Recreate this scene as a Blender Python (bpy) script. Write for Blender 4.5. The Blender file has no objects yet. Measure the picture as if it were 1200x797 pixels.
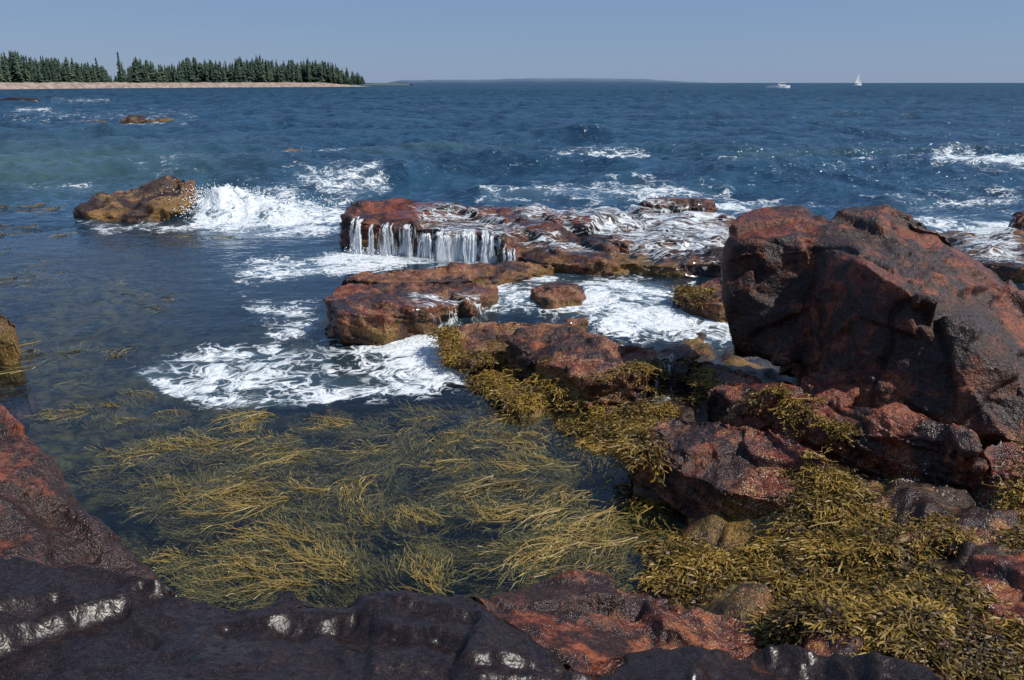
import bpy, math, numpy as np, random, warnings, bmesh, time
from mathutils import Vector
from mathutils.bvhtree import BVHTree
warnings.simplefilter('ignore')
T0=time.time()
rng=np.random.default_rng(7); random.seed(7)
H=2.6; FP=933.0; TH=math.atan(301.5/FP); C,S=math.cos(TH),math.sin(TH)
SC=bpy.context.scene; COL=SC.collection
def ray(px,py):
    u=(px-600)/FP; v=-(py-398.5)/FP
    return np.array([u, C+v*S, -S+v*C])
def Z(px,py,z):
    d=ray(px,py); t=(z-H)/d[2]; return (d[0]*t,d[1]*t,z)
def Y(px,py,y):
    d=ray(px,py); t=y/d[1]; return (d[0]*t,y,H+d[2]*t)
def survey(x,y,z=0.0):
    h=H-z; f=y*C+h*S; f=np.where(f<0.05,0.05,f); up=y*S-h*C
    return 600+FP*x/f, 398.5-FP*up/f
# ---------------- noise
_r=np.random.default_rng(3); PERM=_r.permutation(256); PERM=np.concatenate([PERM,PERM,PERM]).astype(np.int32)
G=_r.normal(size=(256,3)); G=(G/np.linalg.norm(G,axis=1)[:,None]).astype(np.float32)
def perlin(p):
    p=np.asarray(p,dtype=np.float64); i=np.floor(p).astype(np.int64); f=(p-i).astype(np.float32); i=(i&255).astype(np.int32)
    w=f*f*f*(f*(f*6-15)+10); out=0
    for dx in (0,1):
        wx=w[:,0] if dx else 1-w[:,0]
        a=PERM[(i[:,0]+dx)&255]
        for dy in (0,1):
            wy=w[:,1] if dy else 1-w[:,1]
            b=PERM[a+((i[:,1]+dy)&255)]
            for dz in (0,1):
                wz=w[:,2] if dz else 1-w[:,2]
                g=G[PERM[b+((i[:,2]+dz)&255)]]
                out=out+wx*wy*wz*(g[:,0]*(f[:,0]-dx)+g[:,1]*(f[:,1]-dy)+g[:,2]*(f[:,2]-dz))
    return out*1.5
def fbm(p,o=4,gain=.5):
    a=1;s=0;q=np.asarray(p,dtype=np.float64)
    for k in range(o):
        s=s+a*perlin(q+17.3*k); a*=gain; q=q*2.03
    return s
def voro(p,seed=0):
    i=np.floor(p).astype(np.int64); f=p-i
    F1=np.full(len(p),9.);F2=F1.copy();cid=np.zeros(len(p),np.int64);off=np.zeros((len(p),3))
    for dx in (-1,0,1):
        for dy in (-1,0,1):
            for dz in (-1,0,1):
                h=PERM[PERM[PERM[(i[:,0]+dx+seed)&255]+((i[:,1]+dy)&255)]+((i[:,2]+dz)&255)]
                d=f-(G[h]*.45+.5+np.array([dx,dy,dz])); D=np.sqrt((d*d).sum(1))
                n=D<F1
                F2=np.where(n,F1,np.minimum(F2,D)); F1=np.where(n,D,F1); cid=np.where(n,h,cid); off=np.where(n[:,None],d,off)
    return F1,F2,cid,off
def inpoly(px,py,poly):
    n=len(poly); ins=np.zeros(len(px),bool); dist=np.full(len(px),1e9)
    for k in range(n):
        x1,y1=poly[k]; x2,y2=poly[(k+1)%n]
        if y1!=y2:
            c=((y1>py)!=(y2>py))&(px<(x2-x1)*(py-y1)/(y2-y1)+x1); ins^=c
        ex,ey=x2-x1,y2-y1; t=np.clip(((px-x1)*ex+(py-y1)*ey)/(ex*ex+ey*ey+1e-9),0,1)
        dist=np.minimum(dist,np.hypot(px-x1-t*ex,py-y1-t*ey))
    return ins,dist
def soft(px,py,poly,e):
    out=np.zeros(len(px)); P=np.array(poly)
    m=(px>P[:,0].min()-e)&(px<P[:,0].max()+e)&(py>P[:,1].min()-e)&(py<P[:,1].max()+e)
    if m.any():
        i,d=inpoly(px[m],py[m],poly); s=np.where(i,d,-d); out[m]=np.clip(.5+s/(2*e),0,1)
    return out
# ---------------- mesh utils
def mesh_np(name,V,F,mat=None,smooth=True,attrs=None):
    V=np.asarray(V,dtype=np.float32); F=np.asarray(F,dtype=np.int32); k=F.shape[1]
    me=bpy.data.meshes.new(name); me.vertices.add(len(V)); me.vertices.foreach_set('co',V.ravel())
    me.loops.add(F.size); me.loops.foreach_set('vertex_index',F.ravel())
    me.polygons.add(len(F)); me.polygons.foreach_set('loop_start',np.arange(0,F.size,k,dtype=np.int32))
    me.polygons.foreach_set('loop_total',np.full(len(F),k,dtype=np.int32))
    me.polygons.foreach_set('use_smooth',np.full(len(F),smooth))
    me.update(calc_edges=True)
    for a,v in (attrs or {}).items():
        at=me.attributes.new(a,'FLOAT','POINT'); at.data.foreach_set('value',np.asarray(v,dtype=np.float32).ravel())
    if mat: me.materials.append(mat)
    o=bpy.data.objects.new(name,me); COL.objects.link(o); return o
def gridfaces(nr,nc):
    a=(np.arange(nr-1)[:,None]*nc+np.arange(nc-1)[None,:]).ravel()
    return np.stack([a,a+1,a+nc+1,a+nc],1)
def ribbons(P,W,roll=None):
    T=np.gradient(P,axis=1); up=np.array([0,0,1.]); s=np.cross(T,up); s/=np.linalg.norm(s,axis=2,keepdims=True)+1e-6
    if roll is not None:
        n=np.cross(s,T); n/=np.linalg.norm(n,axis=2,keepdims=True)+1e-9
        r=roll[:,None,None]; s=s*np.cos(r)+n*np.sin(r)
    N,K=P.shape[:2]; V=np.stack([P-s*W[:,:,None]/2,P+s*W[:,:,None]/2],2).reshape(-1,3)
    b=(np.arange(N)[:,None]*K*2+np.arange(K-1)[None,:]*2).ravel()
    return V,np.stack([b,b+1,b+3,b+2],1)
# ---------------- material helpers
class NT:
    def __init__(s,name):
        s.m=bpy.data.materials.new(name); s.m.use_nodes=True; s.t=s.m.node_tree; s.t.nodes.clear(); s.out=s.n('ShaderNodeOutputMaterial')
    def n(s,t,**kw):
        x=s.t.nodes.new(t)
        for k,v in kw.items(): setattr(x,k,v)
        return x
    def set(s,sock,v):
        if isinstance(v,bpy.types.NodeSocket): s.t.links.new(v,sock)
        else:
            if isinstance(v,(tuple,list)) and len(v)==3 and sock.type=='RGBA': v=(*v,1)
            sock.default_value=v
    def noise(s,vec,scale,detail=4,rough=.55,dist=0):
        x=s.n('ShaderNodeTexNoise'); s.set(x.inputs['Vector'],vec); x.inputs['Scale'].default_value=scale; x.inputs['Detail'].default_value=detail; x.inputs['Roughness'].default_value=rough; x.inputs['Distortion'].default_value=dist
        return x.outputs['Fac']
    def vor(s,vec,scale,feature='F1'):
        x=s.n('ShaderNodeTexVoronoi',feature=feature); s.set(x.inputs['Vector'],vec); x.inputs['Scale'].default_value=scale
        return x.outputs['Distance']
    def math(s,op,a,b=0.0,c=0.0,clamp=False):
        x=s.n('ShaderNodeMath',operation=op,use_clamp=clamp); s.set(x.inputs[0],a); s.set(x.inputs[1],b)
        if op=='MULTIPLY_ADD': s.set(x.inputs[2],c)
        return x.outputs[0]
    def ss(s,v,a,b,to0=0.,to1=1.):
        x=s.n('ShaderNodeMapRange',interpolation_type='SMOOTHSTEP'); s.set(x.inputs[0],v); s.set(x.inputs[1],a); s.set(x.inputs[2],b); s.set(x.inputs[3],to0); s.set(x.inputs[4],to1); return x.outputs[0]
    def mix(s,f,a,b,mode='MIX'):
        x=s.n('ShaderNodeMix',data_type='RGBA',blend_type=mode); s.set(x.inputs[0],f); s.set(x.inputs[6],a); s.set(x.inputs[7],b); return x.outputs[2]
    def attr(s,name): return s.n('ShaderNodeAttribute',attribute_name=name).outputs['Fac']
    def bump(s,h,st,dist=.02):
        x=s.n('ShaderNodeBump'); s.set(x.inputs['Strength'],st); x.inputs['Distance'].default_value=dist; s.set(x.inputs['Height'],h)
        return x.outputs[0]
    def bsdf(s,**kw):
        x=s.n('ShaderNodeBsdfPrincipled')
        for k,v in kw.items(): s.set(x.inputs[k.replace('_',' ')],v)
        return x.outputs[0]
    def mixs(s,f,a,b):
        x=s.n('ShaderNodeMixShader'); s.set(x.inputs[0],f); s.set(x.inputs[1],a); s.set(x.inputs[2],b); return x.outputs[0]
    def done(s,sh): s.set(s.out.inputs[0],sh); return s.m
    def obj(s): return s.n('ShaderNodeTexCoord').outputs['Object']
    def mapv(s,vec,sc):
        x=s.n('ShaderNodeMapping'); s.set(x.inputs[0],vec); x.inputs['Scale'].default_value=sc; return x.outputs[0]
    def sepz(s,vec):
        x=s.n('ShaderNodeSeparateXYZ'); s.set(x.inputs[0],vec); return x.outputs

def rock_mat(name,dark=.5,red=(.170,.034,.019),orange=(.285,.080,.032),black=(.013,.010,.010),wl=.22,wet=.5,barn=1.0,weedc=(.090,.058,.011),bed=False,gloss=0,bs=.8,bsc=22,fine3=.4):
    m=NT(name); o=m.obj()
    n1=m.noise(o,1.3,3,.6,.4); n2=m.noise(o,6,4,.68,.3); n3=m.noise(o,48,2,.7)
    col=m.mix(m.ss(n2,.42,.66),red,orange)
    col=m.mix(m.ss(n3,.33,.62,.65,0),col,(.012,.006,.005))
    dk=m.math('ADD',m.math('MULTIPLY',n1,.55),m.math('MULTIPLY',n2,.45))
    a=.36+dark*.22
    dm=m.ss(dk,a,a+.10,.92,0)
    blk=m.mix(m.ss(n3,.4,.68),black,(black[0]*3.0,black[1]*2.3,black[2]*1.9))
    col=m.mix(dm,col,blk)
    sp=m.vor(o,130); col=m.mix(m.ss(sp,.10,.22,.34,0),col,(.38,.20,.13))
    zc=m.sepz(o)[2]
    zz=m.math('ADD',zc,m.math('MULTIPLY',m.math('SUBTRACT',n2,.5),.4))
    wlm=m.ss(zz,wl-.12,wl+.10,1,0)
    alg=m.mix(m.ss(n3,.35,.65),weedc,(weedc[0]*2.8,weedc[1]*2.6,weedc[2]*2.6))
    col=m.mix(m.math('MULTIPLY',m.math('MULTIPLY',wlm,m.ss(n1,.44,.6)),.75),col,alg)
    if barn>0:
        bv=m.vor(o,80); bm=m.math('MULTIPLY',m.ss(bv,.30,.40,1,0),m.math('MULTIPLY',m.ss(n2,.47,.56),m.ss(m.math('ABSOLUTE',m.math('SUBTRACT',zz,wl+.05)),.08,.30,1,0)))
        bm=m.math('MULTIPLY',m.math('MULTIPLY',bm,m.ss(n1,.40,.52)),barn,clamp=True)
        col=m.mix(bm,col,(.52,.44,.25))
    if bed: col=m.mix(m.ss(zc,-.30,-.06,.95,0),col,m.mix(m.ss(n2,.35,.62),(.014,.015,.009),(.13,.10,.04)))
    cr=m.attr('crack'); col=m.mix(m.math('MULTIPLY',cr,.75,clamp=True),col,(.010,.006,.005))
    r=m.ss(n2,.35,.68,max(.62-wet*.8,.12),.66-wet*.3-gloss)
    h=m.math('ADD',m.noise(o,bsc,4,.7),m.math('MULTIPLY',n3,fine3))
    if barn>0: h=m.math('ADD',h,m.math('MULTIPLY',bm,.8))
    return m.done(m.bsdf(Base_Color=col,Roughness=r,Specular_IOR_Level=.36,Normal=m.bump(h,bs,.03)))
M_red=rock_mat('wet_red_granite',.38)
M_bld=rock_mat('dark_stained_granite',.41,red=(.140,.033,.018),orange=(.25,.072,.029),wl=.35,wet=.32,barn=.6)
M_blk=rock_mat('black_wet_granite',1.0,red=(.045,.018,.013),orange=(.085,.031,.019),black=(.006,.005,.006),wl=-.5,wet=.36,barn=0,gloss=.12,bs=.42,bsc=9,fine3=.15)
M_left=rock_mat('brown_red_granite',.60,red=(.125,.032,.019),orange=(.19,.052,.026),wl=.35,wet=.45,barn=.5)
M_och=rock_mat('ochre_granite',.45,red=(.17,.06,.028),orange=(.30,.14,.05),wl=.4,weedc=(.11,.065,.015))
M_bed=rock_mat('shore_bed_rock',.6,red=(.20,.06,.022),orange=(.40,.145,.03),wl=.3,weedc=(.095,.065,.012),bed=True)
# ---------------- rocks
ROCKS=[]
def slab(ring,bottom=-.6,flare=.06):
    R=[np.array(p) for p in ring]; c=sum(R)/len(R); out=[tuple(p) for p in R]
    for p in R:
        d=p-c; d[2]=0; l=np.linalg.norm(d)+1e-6; q=p+d/l*flare; q[2]=bottom; out.append(tuple(q))
    return out
def rock(name,hulls,mat,voxel=.02,amp=.03,fs=.45,fa=.08,cr=.03,seed=0,fine=.008,aniso=(1,1,1.7),strata=.0,dens=.2,chips=1.0):
    bm=bmesh.new()
    for h in hulls:
        vs=[bm.verts.new(p) for p in h]; r=bmesh.ops.convex_hull(bm,input=vs)
        g=[v for v in set(r['geom_interior']) if isinstance(v,bmesh.types.BMVert)]
        if g: bmesh.ops.delete(bm,geom=list(set(g)),context='VERTS')
    me=bpy.data.meshes.new(name); bm.to_mesh(me); bm.free()
    o=bpy.data.objects.new(name,me); COL.objects.link(o)
    md=o.modifiers.new('r','REMESH'); md.mode='VOXEL'; md.voxel_size=voxel
    dg=bpy.context.evaluated_depsgraph_get(); m2=bpy.data.meshes.new_from_object(o.evaluated_get(dg)); o.modifiers.clear(); o.data=m2; m2.name=name
    n=len(m2.vertices); co=np.empty(n*3); m2.vertices.foreach_get('co',co); co=co.reshape(-1,3)
    nr=np.empty(n*3); m2.vertices.foreach_get('normal',nr); nr=nr.reshape(-1,3)
    ne=len(m2.edges); E=np.empty(ne*2,dtype=np.int32); m2.edges.foreach_get('vertices',E); E=E.reshape(-1,2); deg=np.bincount(E.ravel(),minlength=n)+1e-9
    def sm(d,k):
        for _ in range(k):
            s=np.bincount(E[:,0],weights=d[E[:,1]],minlength=n)+np.bincount(E[:,1],weights=d[E[:,0]],minlength=n); d=.4*d+.6*s/deg
        return d
    nn=nr.copy()
    for a in range(3): nr[:,a]=sm(nr[:,a],3)
    nr/=np.linalg.norm(nr,axis=1,keepdims=True)+1e-9
    sd=seed*3.7; rr=np.random.default_rng(seed+50); o0=co.copy()
    low=amp*fbm(co/(fs*1.8)+sd,2); co=co+nr*low[:,None]
    up=np.nonzero(co[:,2]>-.15)[0]; J=rr.normal(size=(3,3)); J/=np.linalg.norm(J,axis=1,keepdims=True)
    cap_tot=.15*fs
    for size,cnt in ((fs*.9,.7),(fs*.45,.7),(fs*.22,.6)):
        M=int(min(260,chips*cnt*len(up)*voxel**2/(size*size)))
        for i in range(M):
            v=up[rr.integers(len(up))]; c=co[v]; nv=nr[v]+.17*rr.normal(size=3); nv/=np.linalg.norm(nv)
            p0=c-nr[v]*size*rr.uniform(.0,.06)
            B=np.linalg.qr(np.stack([nv,J[rr.integers(3)]+.1*rr.normal(size=3),rr.normal(size=3)],1))[0]
            idx=np.nonzero(np.abs(co[:,0]-c[0])<size*1.3)[0]; q=co[idx]-c; l=q@B
            mk=(np.abs(l[:,1])<size*rr.uniform(.4,1.1))&(np.abs(l[:,2])<size*rr.uniform(.4,1.1))&(np.abs(l[:,0])<size*.6)&((nn[idx]@nv)>.1)
            hgt=np.minimum((co[idx]-p0)@nv,size*.10); mk&=(hgt>0)
            co[idx[mk]]-=nv[None]*hgt[mk][:,None]
    dv=co-o0; ln=np.linalg.norm(dv,axis=1,keepdims=True)+1e-9; dv*=np.minimum(1,cap_tot/ln)
    for a in range(3): dv[:,a]=sm(dv[:,a],1)
    co=o0+dv
    w=np.stack([fbm(co*1.1+sd+k*9,3) for k in range(3)],1)*.14*min(1,fs*2.2)
    F1,F2,cid,off=voro((co+w)*np.array(aniso)/fs+sd,seed)
    d=fa*fs*((off*G[(cid*7+3)&255]).sum(1)*1.4+ (G[(cid+11)&255][:,0])*.5)
    e=F2-F1; cm=np.clip(fbm(co*.9+sd+40,2)*2.5+dens,0,1); crack=np.exp(-e/.022)*cm
    d=sm(d,2)-sm(cr*crack,1)
    if strata:
        u=(co[:,2]*.9+co[:,0]*.22+.06*fbm(co*1.3+sd,3))/.13; fr=u-np.floor(u); d+=strata*(fr**3-.6*np.exp(-fr/.05))*(1-nn[:,2]**2)
    d+=fine*fbm(co*7+sd,5,.6)
    co=co+nr*d[:,None]
    m2.vertices.foreach_set('co',co.astype(np.float32).ravel())
    at=m2.attributes.new('crack','FLOAT','POINT'); at.data.foreach_set('value',np.clip(crack*.9,0,1).astype(np.float32))
    m2.polygons.foreach_set('use_smooth',np.full(len(m2.polygons),True)); m2.materials.clear(); m2.materials.append(mat); m2.update()
    ROCKS.append(o); return o
def zz(L): return [Z(*p) for p in L]
def yy(L): return [Y(*p) for p in L]
rock('waterfall_ledge_rock',[
 slab(zz([(398,252,.53),(410,238,.60),(470,229,.63),(535,233,.60),(610,245,.53),(650,264,.44),(590,273,.43),(500,266,.45),(420,260,.48)]),flare=.02),
 slab(zz([(583,278,.36),(640,264,.44),(700,277,.40),(765,293,.31),(760,303,.24),(700,309,.22),(640,303,.24),(592,292,.28)]),flare=.04),
 slab(zz([(730,288,.33),(800,285,.35),(858,294,.33),(868,305,.26),(800,309,.23),(745,305,.25)]),flare=.04),
 slab(zz([(560,238,.48),(700,240,.44),(860,250,.38),(880,290,.26),(760,292,.28),(640,268,.36),(580,262,.40)]),flare=.3),
 slab(zz([(636,248,.56),(680,243,.56),(745,251,.51),(740,258,.48),(690,264,.46),(645,256,.51)]),flare=.1),
 slab(zz([(750,234,.53),(790,228,.56),(840,235,.51),(820,240,.47),(765,240,.47)]),flare=.2),
 slab(zz([(680,268,.46),(760,262,.46),(850,272,.39),(840,280,.37),(740,280,.39)]),flare=.15),
 ],M_red,.028,.03,.75,.07,.05,1,.010,(1,1,2.2),.04,chips=.8)
rock('tidal_slab_rock',[
 slab(zz([(376,350,.36),(388,336,.42),(470,327,.42),(555,323,.38),(585,333,.30),(583,344,.26),(520,359,.30),(450,368,.36),(395,366,.38)]),flare=.03),
 slab(zz([(398,324,.28),(430,314,.32),(520,307,.32),(600,303,.28),(648,308,.21),(640,316,.18),(560,325,.24),(470,331,.28)]),flare=.05),
 ],M_red,.018,.025,.6,.07,.04,2,.008,strata=.025)
rock('awash_rock',[slab(zz([(622,338,.27),(650,329,.31),(684,335,.28),(680,346,.25),(640,352,.24)]),flare=.08)],M_red,.02,.02,.4,.08,.03,3,.006,strata=.015)
rock('pool_edge_rock',[
 slab(zz([(590,394,.36),(604,386,.40),(660,383,.42),(720,394,.40),(768,404,.38),(778,425,.33),(758,438,.30),(690,446,.27),(640,428,.28),(600,412,.30)]),flare=.02),
 slab(zz([(630,440,.18),(680,440,.2),(700,465,.12),(660,462,.12)]),flare=.08),
 slab(zz([(755,410,.34),(800,404,.36),(818,415,.34),(812,435,.28),(765,440,.26)]),flare=.03),
 ],M_red,.013,.02,.5,.08,.035,4,.007,strata=.02)
rock('low_tidal_rock',[slab(zz([(514,388,.24),(548,378,.28),(600,374,.28),(690,372,.28),(640,384,.24),(592,396,.22),(582,418,.16),(550,428,.14),(518,408,.18)]),flare=.06)],M_red,.016,.02,.4,.09,.03,5,.006,strata=.015)
rock('weedy_tidal_rock',[slab(zz([(792,334,.30),(830,325,.34),(880,322,.38),(890,345,.34),(845,357,.28),(805,352,.26)]),flare=.05),
 slab(zz([(815,415,.3),(860,425,.36),(900,440,.4),(880,460,.34),(830,455,.28),(800,440,.22)]),flare=.08)],M_red,.016,.02,.4,.09,.04,6,.006,strata=.02)
rock('shore_block_rock',[
 slab(zz([(745,507,.30),(768,488,.38),(850,491,.46),(925,510,.48),(972,537,.46),(984,562,.40),(935,590,.33),(860,580,.30),(790,558,.30),(748,534,.28)]),flare=-.02),
 ],M_red,.011,.015,.55,.07,.03,7,.006,strata=.02)
rock('long_shore_rock',[
 slab(zz([(822,450,.48),(852,441,.52),(920,457,.58),(1000,476,.62),(1085,482,.66),(1140,510,.64),(1146,528,.58),(1080,520,.53),(990,510,.48),(900,484,.44),(835,466,.42)]),flare=.01),
 slab(zz([(1020,500,.5),(1140,507,.58),(1160,547,.48),(1080,552,.38)]),flare=.03),
 ],M_red,.012,.018,.5,.08,.035,8,.006,strata=.022)
b1=yy([(858,276,6.5),(882,255,6.9),(935,249,6.9),(972,262,6.45),(945,290,6.0),(866,298,6.2),(855,345,6.2),(858,405,6.15),(917,430,5.85),(955,415,5.85)])+[(2.0,6.9,.2),(2.6,6.8,.2)]
b2=yy([(950,278,6.15),(990,246,6.6),(1035,241,6.6),(1078,259,6.5),(1120,271,6.4),(1165,298,6.1),(1205,336,5.8),(1330,430,5.2),(956,318,5.8),(1015,312,5.4),(1065,343,5.15),(1150,376,4.95),(952,420,5.6),(1003,456,5.25),(1100,488,4.78),(1180,518,4.55),(1330,540,4.4)])+[(2.35,6.6,.1),(4.0,6.4,.1),(4.2,4.6,.1),(2.3,5.0,.2)]
rock('granite_boulder',[b1,b2],M_bld,.015,.07,1.0,.03,.05,9,.010,(1,1,.6),dens=.0,chips=.7)
rock('cobble_rocks',[slab(yy([(940,440,5.4),(975,432,5.5),(1010,455,5.2),(990,470,5.1),(950,462,5.2)]),bottom=.1),slab(yy([(1150,520,4.4),(1200,515,4.45),(1260,540,4.3),(1200,560,4.1),(1160,545,4.2)]),bottom=.1)],M_red,.014,.03,.3,.1,.03,10,.006)
LEFT=rock('left_shore_rock',[yy([(-220,440,3.7),(0,474,3.25),(55,501,3.2),(102,564,3.15),(146,616,3.1),(200,686,3.05),(188,706,2.6),(0,696,2.3),(-220,690,2.2)])+[(-2.6,3.6,-.6),(-1.0,3.2,-.6),(-.95,2.8,-.6),(-2.6,2.2,-.6)]],M_left,.016,.05,.8,.04,.03,11,.010,(1,1,1),dens=.0,chips=.5)
rock('foreground_rock',[yy([(-300,630,2.55),(0,650,2.45),(130,684,2.4),(300,697,2.42),(450,697,2.45),(560,698,2.5),(640,748,2.3),(700,812,2.0)])+[(-2.6,1.2,1.25),(-2.6,-1,1.15),(1.0,-1,.95),(.45,1.2,.92),(-2.6,2.7,-.7),(.3,2.8,-.7),(.9,2,-.5),(.9,-1,-.5),(-2.6,-1,-.5),(-.6,1.2,1.05)]],M_blk,.014,.06,.7,.06,.02,12,.016,(1,1,1.3),dens=-.1,chips=.7)
rock('red_foreground_rock',[yy([(540,697,2.85),(620,671,3.15),(690,659,3.3),(772,689,3.2),(862,719,3.0),(890,745,2.8),(760,755,2.5),(655,781,2.3),(600,731,2.5)])+[(-.1,2.9,-.5),(.4,3.45,-.5),(1.1,3.1,-.5),(.9,2.2,-.3),(.1,2.2,-.3)]],M_red,.011,.022,.5,.09,.03,13,.007,chips=1.2)
rock('dark_foreground_rock',[yy([(670,790,2.25),(760,753,2.4),(900,748,2.45),(1000,766,2.4),(1085,794,2.25),(1150,903,1.6),(650,903,1.5)])+[(.1,2.3,-.3),(1.4,2.5,-.3),(1.4,1.2,.2),(.1,1.2,.2),(1.5,0,.9),(.1,0,.9)]],M_blk,.014,.04,.6,.07,.02,14,.012,dens=-.1)
rock('right_shore_rock',[slab(yy([(1130,660,3.2),(1180,645,3.3),(1300,665,3.2),(1320,740,2.6),(1200,735,2.7),(1150,705,2.9)]),bottom=-.2),slab(yy([(1090,618,3.6),(1150,608,3.7),(1170,633,3.5),(1110,643,3.4)]),bottom=-.2)],M_red,.014,.025,.4,.1,.03,15,.006)
rock('surf_rock',[slab(yy([(86,240,16),(120,227,16.5),(170,215,16.9),(205,205,17.1),(231,214,16.7),(224,238,15.9),(160,252,15.5),(105,252,15.6)]),flare=.05)],M_och,.036,.05,1.0,.1,.05,16,.012,strata=.03)
rock('edge_shore_rock',[slab(yy([(-90,347,8),(0,354,7.7),(20,374,7.5),(22,397,7.3),(0,407,7.2),(-90,402,7.1)]),flare=.05)],M_left,.025,.04,.6,.1,.04,17)
rock('half_submerged_rock',[slab(zz([(297,180,.18),(345,176,.22),(385,181,.16),(375,187,.10),(320,188,.12)]),flare=.3)],M_och,.06,.05,.8,.1,.03,18,.02,chips=.2)
rock('distant_shoal_rock',[slab(zz([(140,138,.35),(160,135,.45),(200,138,.3),(204,141,.15),(150,141,.15)]),flare=.4)],M_left,.12,.1,1.5,.1,.05,19,.03,chips=.2)
rock('distant_shoal_rock',[slab(zz([(82,144,.15),(110,142,.2),(124,144,.15),(100,146,.1)]),flare=.4)],M_left,.12,.08,1.5,.1,.05,20,.03,chips=.2)
rock('distant_shoal_rock',[slab(zz([(-60,116,.6),(0,115,.7),(45,117,.5),(52,120,.2),(-60,121,.2)]),flare=.5)],M_blk,.25,.15,3,.1,.05,21,.05,chips=.2)
rock('outer_ledge_rock',[slab(zz([(1184,252,.45),(1205,246,.55),(1260,250,.5),(1250,262,.3),(1188,262,.35)]),flare=.1)],M_red,.04,.05,.7,.1,.05,22)
rock('flat_awash_rock',[slab(zz([(1085,268,.20),(1200,270,.25),(1280,300,.22),(1230,320,.2),(1130,305,.2)]),flare=.3)],M_red,.04,.05,.6,.1,.05,23)
# ---------------- shore bed terrain
CP=[(300,600,-.9),(450,640,-.9),(500,560,-.8),(150,450,-.8),(400,450,-.75),(620,600,-.6),(250,520,-.9),(350,350,-.8),(100,330,-.45),(100,280,-.4),(30,300,-.3),(200,380,-.7),(500,310,-.6),(480,400,-.5),(520,490,-.5),(600,250,-1.2),(300,250,-1.0),(600,200,-2.5),(200,200,-1),(1000,200,-2.5),(1200,230,-1.5),(900,300,-.4),(1100,330,-.2),(640,550,-.35),(700,590,-.3),(720,640,-.25),(700,515,.05),(760,560,.05),(590,445,.04),(620,475,.05),(660,495,.06),(560,440,.0),(740,500,.10),(640,460,.08),(800,640,.02),(850,690,.12),(920,700,.25),(1000,600,.30),(1100,590,.36),(1180,600,.42),(1150,700,.5),(1000,680,.42),(1050,740,.5),(900,520,.22),(1000,540,.28),(1000,480,.3),(860,470,.2),(800,470,.08),(760,470,.08),(700,380,-.05),(800,400,.02),(840,370,.05),(650,340,-.1),(720,690,-.2),(640,690,-.3),(560,690,-.6),(300,690,-.9)]
cx=[];cz=[]
for a,b,z in CP: p=Z(a,b,z); cx.append(p[:2]); cz.append(z)
for x,y,z in [(-3,0,.6),(0,0,.6),(3,0,.7),(3,2,.6),(5,4,.5),(6,6,.4),(8,8,.1),(-4,-4,1.4),(4,-4,1.6),(0,-10,2.2),(-12,-12,2.5),(12,-12,3),(12,0,1.2),(-6,2,.5),(-12,2,.8),(-8,6,-.6),(0,60,-4),(-60,60,-4),(60,60,-4),(0,-70,6),(-70,-20,4),(70,-20,4),(14,10,-1),(30,20,-3),(-30,20,-2.5),(-30,-5,1),(30,-2,1)]:
    cx.append((x,y)); cz.append(z)
cx=np.array(cx);cz=np.array(cz)
az=np.radians(np.concatenate([np.linspace(-180,-44,50)[:-1],np.linspace(-44,44,480),np.linspace(44,180,50)[1:]])); rr=np.geomspace(.6,90,440)
A,R=np.meshgrid(az,rr); tx=(R*np.sin(A)).ravel(); ty=(R*np.cos(A)).ravel()
wsum=np.zeros(len(tx)); zs=np.zeros(len(tx))
for (a,b),z in zip(cx,cz):
    w=1/((tx-a)**2+(ty-b)**2+.02)**2; wsum+=w; zs+=w*z
tz=zs/wsum; tp=np.stack([tx,ty,tz],1)
wq=.15*fbm(tp*1.4,3)
F1,F2,cid,off=voro(np.stack([tx+wq,ty-wq,tz*0],1)/.45+3,5)
F1b,F2b,cidb,offb=voro(np.stack([tx+wq,ty,tz*0],1)/.16+9,6)
dd=.12*(G[cid][:,0]*.5+(off*G[(cid*3)&255]).sum(1)*.7)*.8+.035*(G[cidb][:,0]+(offb*G[(cidb*3)&255]).sum(1))
dd=dd.reshape(A.shape)
for _ in range(2):
    p=np.pad(dd,1,mode='edge'); dd=(p[1:-1,1:-1]*2+p[:-2,1:-1]+p[2:,1:-1]+p[1:-1,:-2]+p[1:-1,2:])/6
tz=tz+dd.ravel()+.07*fbm(tp*1.5,5,.55)
tz=np.where((np.hypot(tx,ty)>7.5)&(tx<0.5),np.minimum(tz,-.16),tz)
ck=np.exp(-(F2-F1)/.05)*.5+np.exp(-(F2b-F1b)/.06)*.3
shore_bed=mesh_np('rocky_shore_ground',np.stack([tx,ty,tz],1),gridfaces(len(rr),len(az)),M_bed,True,{'crack':np.clip(ck,0,1)})
ROCKS.append(shore_bed)
bpy.context.view_layer.update()
dg=bpy.context.evaluated_depsgraph_get()
TREES=[]
for o in ROCKS:
    bb=np.array([list(v) for v in o.bound_box]); TREES.append((BVHTree.FromObject(o,dg),bb.min(0),bb.max(0)))
def down(x,y,z0=4.0):
    best=None
    for t,a,b in TREES:
        if a[0]<=x<=b[0] and a[1]<=y<=b[1]:
            h=t.ray_cast(Vector((x,y,z0)),Vector((0,0,-1)))
            if h[0] is not None and (best is None or h[0].z>best[0].z): best=(h[0],h[1])
    return best
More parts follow.
